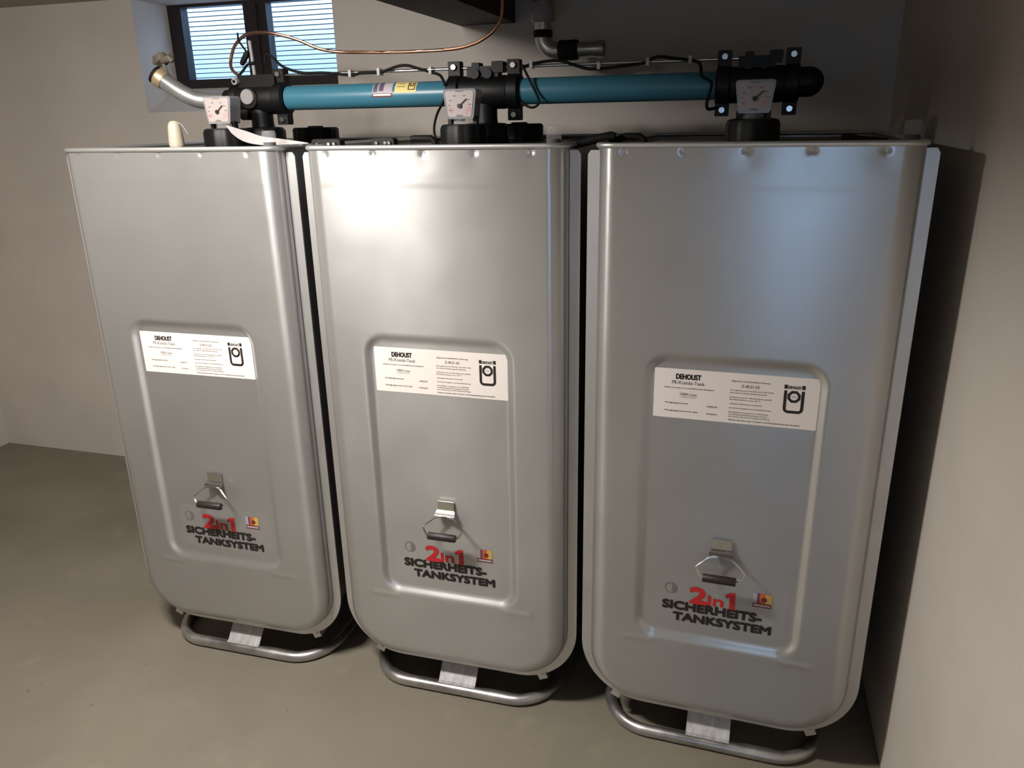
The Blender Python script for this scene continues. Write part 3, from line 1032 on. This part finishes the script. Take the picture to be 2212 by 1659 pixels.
# ------------------------------------------------------------------ vent pipe hanging from the ceiling
vp = thing('vent_pipe', 'oxide red pipe from the ceiling ending in a grey elbow and open stub', 'pipe', (0.043, 1.0, ZC))
MB().lathe([(0.036, -0.165), (0.036, 0.0)], n=28).build('red_pipe', M['redpipe'], vp)
MB().lathe([(0.036, -0.215), (0.042, -0.205), (0.042, -0.168), (0.038, -0.160), (0.037, -0.150)], n=28).build('coupling', M['greyplastic'], vp)
MB().lathe([(0.027, -0.245), (0.029, -0.212)], n=24).build('neck', M['steelpipe'], vp)
MB().lathe([(0.031, -0.262), (0.033, -0.258), (0.033, -0.242), (0.031, -0.238)], n=24).build('seal_ring', M['rubber'], vp)
el = [(0, 0, -0.255)] + [(0.048 - 0.048 * math.cos(math.radians(a)), 0, -0.257 - 0.048 * math.sin(math.radians(a))) for a in range(0, 91, 10)] + [(0.065, 0, -0.305)]
MB().tube(el, [0.030] + [0.028] * (len(el) - 2) + [0.027], 20).build('elbow', M['steelpipe'], vp)
MB().lathe([(0.029, 0.056), (0.033, 0.060), (0.033, 0.118), (0.030, 0.124)], (0, 0, -0.305), 'X', 24).build('sleeve', M['rubber'], vp)
MB().lathe([(0.025, 0.122), (0.024, 0.180), (0.028, 0.192), (0.028, 0.212), (0.022, 0.212), (0.021, 0.16)], (0, 0, -0.305), 'X', 24).build('open_stub', M['steelpipe'], vp)

# ------------------------------------------------------------------ things standing on the tank tops
def screw_cap(x, label):
    t = thing('screw_cap', label, 'cap', (x, 0.82, DECK), 'large black screw caps')
    MB().lathe([(0.088, 0), (0.084, 0.006), (0.080, 0.010), (0.080, 0.050), (0.074, 0.056)], n=64, lobes=16, lobe_amp=0.02).build('cap', M['black'], t)
    MB().lathe([(0.030, 0.054), (0.026, 0.061)], n=24).build('boss', M['black'], t)
    return t


screw_cap(-0.762, 'large black screw cap at the back of the left tank top')
screw_cap(0.004, 'large black screw cap at the back of the middle tank top')


def indicator(x, y, label, h=0.046):
    t = thing('leak_indicator', label, 'indicator', (x, y, DECK), 'leak indicator cups on the tank corners')
    MB().lathe([(0.020, 0), (0.020, 0.010), (0.016, 0.012), (0.016, 0.024)], n=20).build('float_base', M['rubber'], t)
    MB().lathe([(0.0185, 0.010), (0.0185, 0.048), (0.0165, 0.0535), (0.012, 0.0545)], n=24).build('cup', M['clear'], t)
    return t


ind = indicator(0.296, 0.085, 'clear indicator cup on the right front corner of the middle tank')
ind_l = copy_tree(ind)
ind_l.location = (-0.494, 0.098, DECK)
ind_l['label'] = 'clear indicator cup on the right front corner of the left tank'
ind_r = copy_tree(ind)
ind_r.location = (1.083, 0.085, DECK)
ind_r['label'] = 'clear indicator cup on the right front corner of the right tank'

ft = thing('vent_float', 'beige round-topped plastic plug at the front edge of the left tank top', 'plug', (-0.772, 0.075, DECK))
MB().lathe([(0.019, 0), (0.019, 0.018), (0.0185, 0.02)], n=24).build('base', M['beige'], ft)
MB().lathe([(0.020, 0.018), (0.0205, 0.026), (0.019, 0.05), (0.0165, 0.072), (0.012, 0.081), (0.006, 0.084)], n=24).build('bonnet', M['beige'], ft)
MB().tube(catmull([(0.010, 0, 0.080), (0.020, 0.004, 0.074), (0.028, 0.008, 0.060), (0.033, 0.01, 0.048)], 4), 0.0012, 6).build('thread', M['greyplastic'], ft)

# white plastic strip curling from the left gauge to the gap
up = [(-0.715, 0.225, 1.690), (-0.677, 0.215, 1.682), (-0.627, 0.20, 1.671), (-0.57, 0.18, 1.658), (-0.507, 0.16, 1.652), (-0.444, 0.15, 1.645), (-0.402, 0.14, 1.640)]
lo = [(-0.692, 0.215, 1.668), (-0.663, 0.205, 1.652), (-0.624, 0.19, 1.641), (-0.566, 0.17, 1.635), (-0.509, 0.152, 1.635), (-0.445, 0.145, 1.637), (-0.401, 0.139, 1.638)]
U, Lw = catmull(up, 4), catmull(lo, 4)
n = len(U)
v = list(U) + list(Lw) + [p + Vector((0, 0.0015, -0.001)) for p in U] + [p + Vector((0, 0.0015, -0.001)) for p in Lw]
f = []
for i in range(n - 1):
    f += [(i, i + 1, n + i + 1, n + i), (2 * n + i, 3 * n + i, 3 * n + i + 1, 2 * n + i + 1), (i, 2 * n + i, 2 * n + i + 1, i + 1), (n + i, n + i + 1, 3 * n + i + 1, 3 * n + i)]
f += [(0, n, 3 * n, 2 * n), (n - 1, 3 * n - 1, 4 * n - 1, 2 * n - 1)]
tag(new_obj('plastic_strip', v, f, M['whitestrap'], None, 'auto'), 'white plastic strip curling down beside the left gauge', 'strip')

# bolted bars and grips near the front edges
def bolted(x0, x1, y, label):
    t = thing('bolted_bar', label, 'bracket', ((x0 + x1) / 2, y, DECK), 'bolted dark bars on the middle tank top')
    h = (x1 - x0) / 2
    MB().rbox(-h, h, -0.014, 0.014, 0.0, 0.030, 0.008).build('bar', M['black'], t)
    for fx in (-0.55, 0.25, 0.62):
        MB().lathe([(0.004, -0.020), (0.0055, -0.018), (0.0055, -0.0142)], (fx * h, 0, 0.018), 'Y', 10).build('bolt', M['bolt'], t)
    return t


bolted(-0.372, -0.288, 0.12, 'dark bar with three bright bolts at the left corner of the middle tank')
bolted(-0.214, -0.152, 0.16, 'small dark bar with bolts on the middle tank, left of the black cable')


def strap_grip(pts, w, label):
    t = MB()
    t.tube(pts, w, 10)
    return tag(t.build('carry_grip', M['rubber']), label, 'grip', 'dark grips on the tank tops')


strap_grip([(-0.088, 0.115, 1.646), (-0.080, 0.115, 1.648), (-0.032, 0.115, 1.648), (-0.024, 0.115, 1.640), (-0.022, 0.115, 1.620)], 0.0085, 'dark grip lying on the middle tank left of its gauge')
strap_grip([(0.325, 0.13, 1.626), (0.360, 0.13, 1.634), (0.395, 0.13, 1.642), (0.428, 0.13, 1.648), (0.436, 0.13, 1.645)], 0.0105, 'dark slanted grip bridging the gap between middle and right tanks')
strap_grip([(0.420, 0.15, 1.630), (0.452, 0.15, 1.643), (0.462, 0.15, 1.646), (0.495, 0.15, 1.645), (0.504, 0.15, 1.638), (0.504, 0.15, 1.624)], 0.0085, 'dark hooked grip on the left corner of the right tank')
strap_grip([(0.945, 0.12, 1.638), (0.962, 0.12, 1.637), (0.985, 0.12, 1.633), (1.040, 0.12, 1.628)], 0.0085, 'dark grip in the shade on the right end of the right tank')
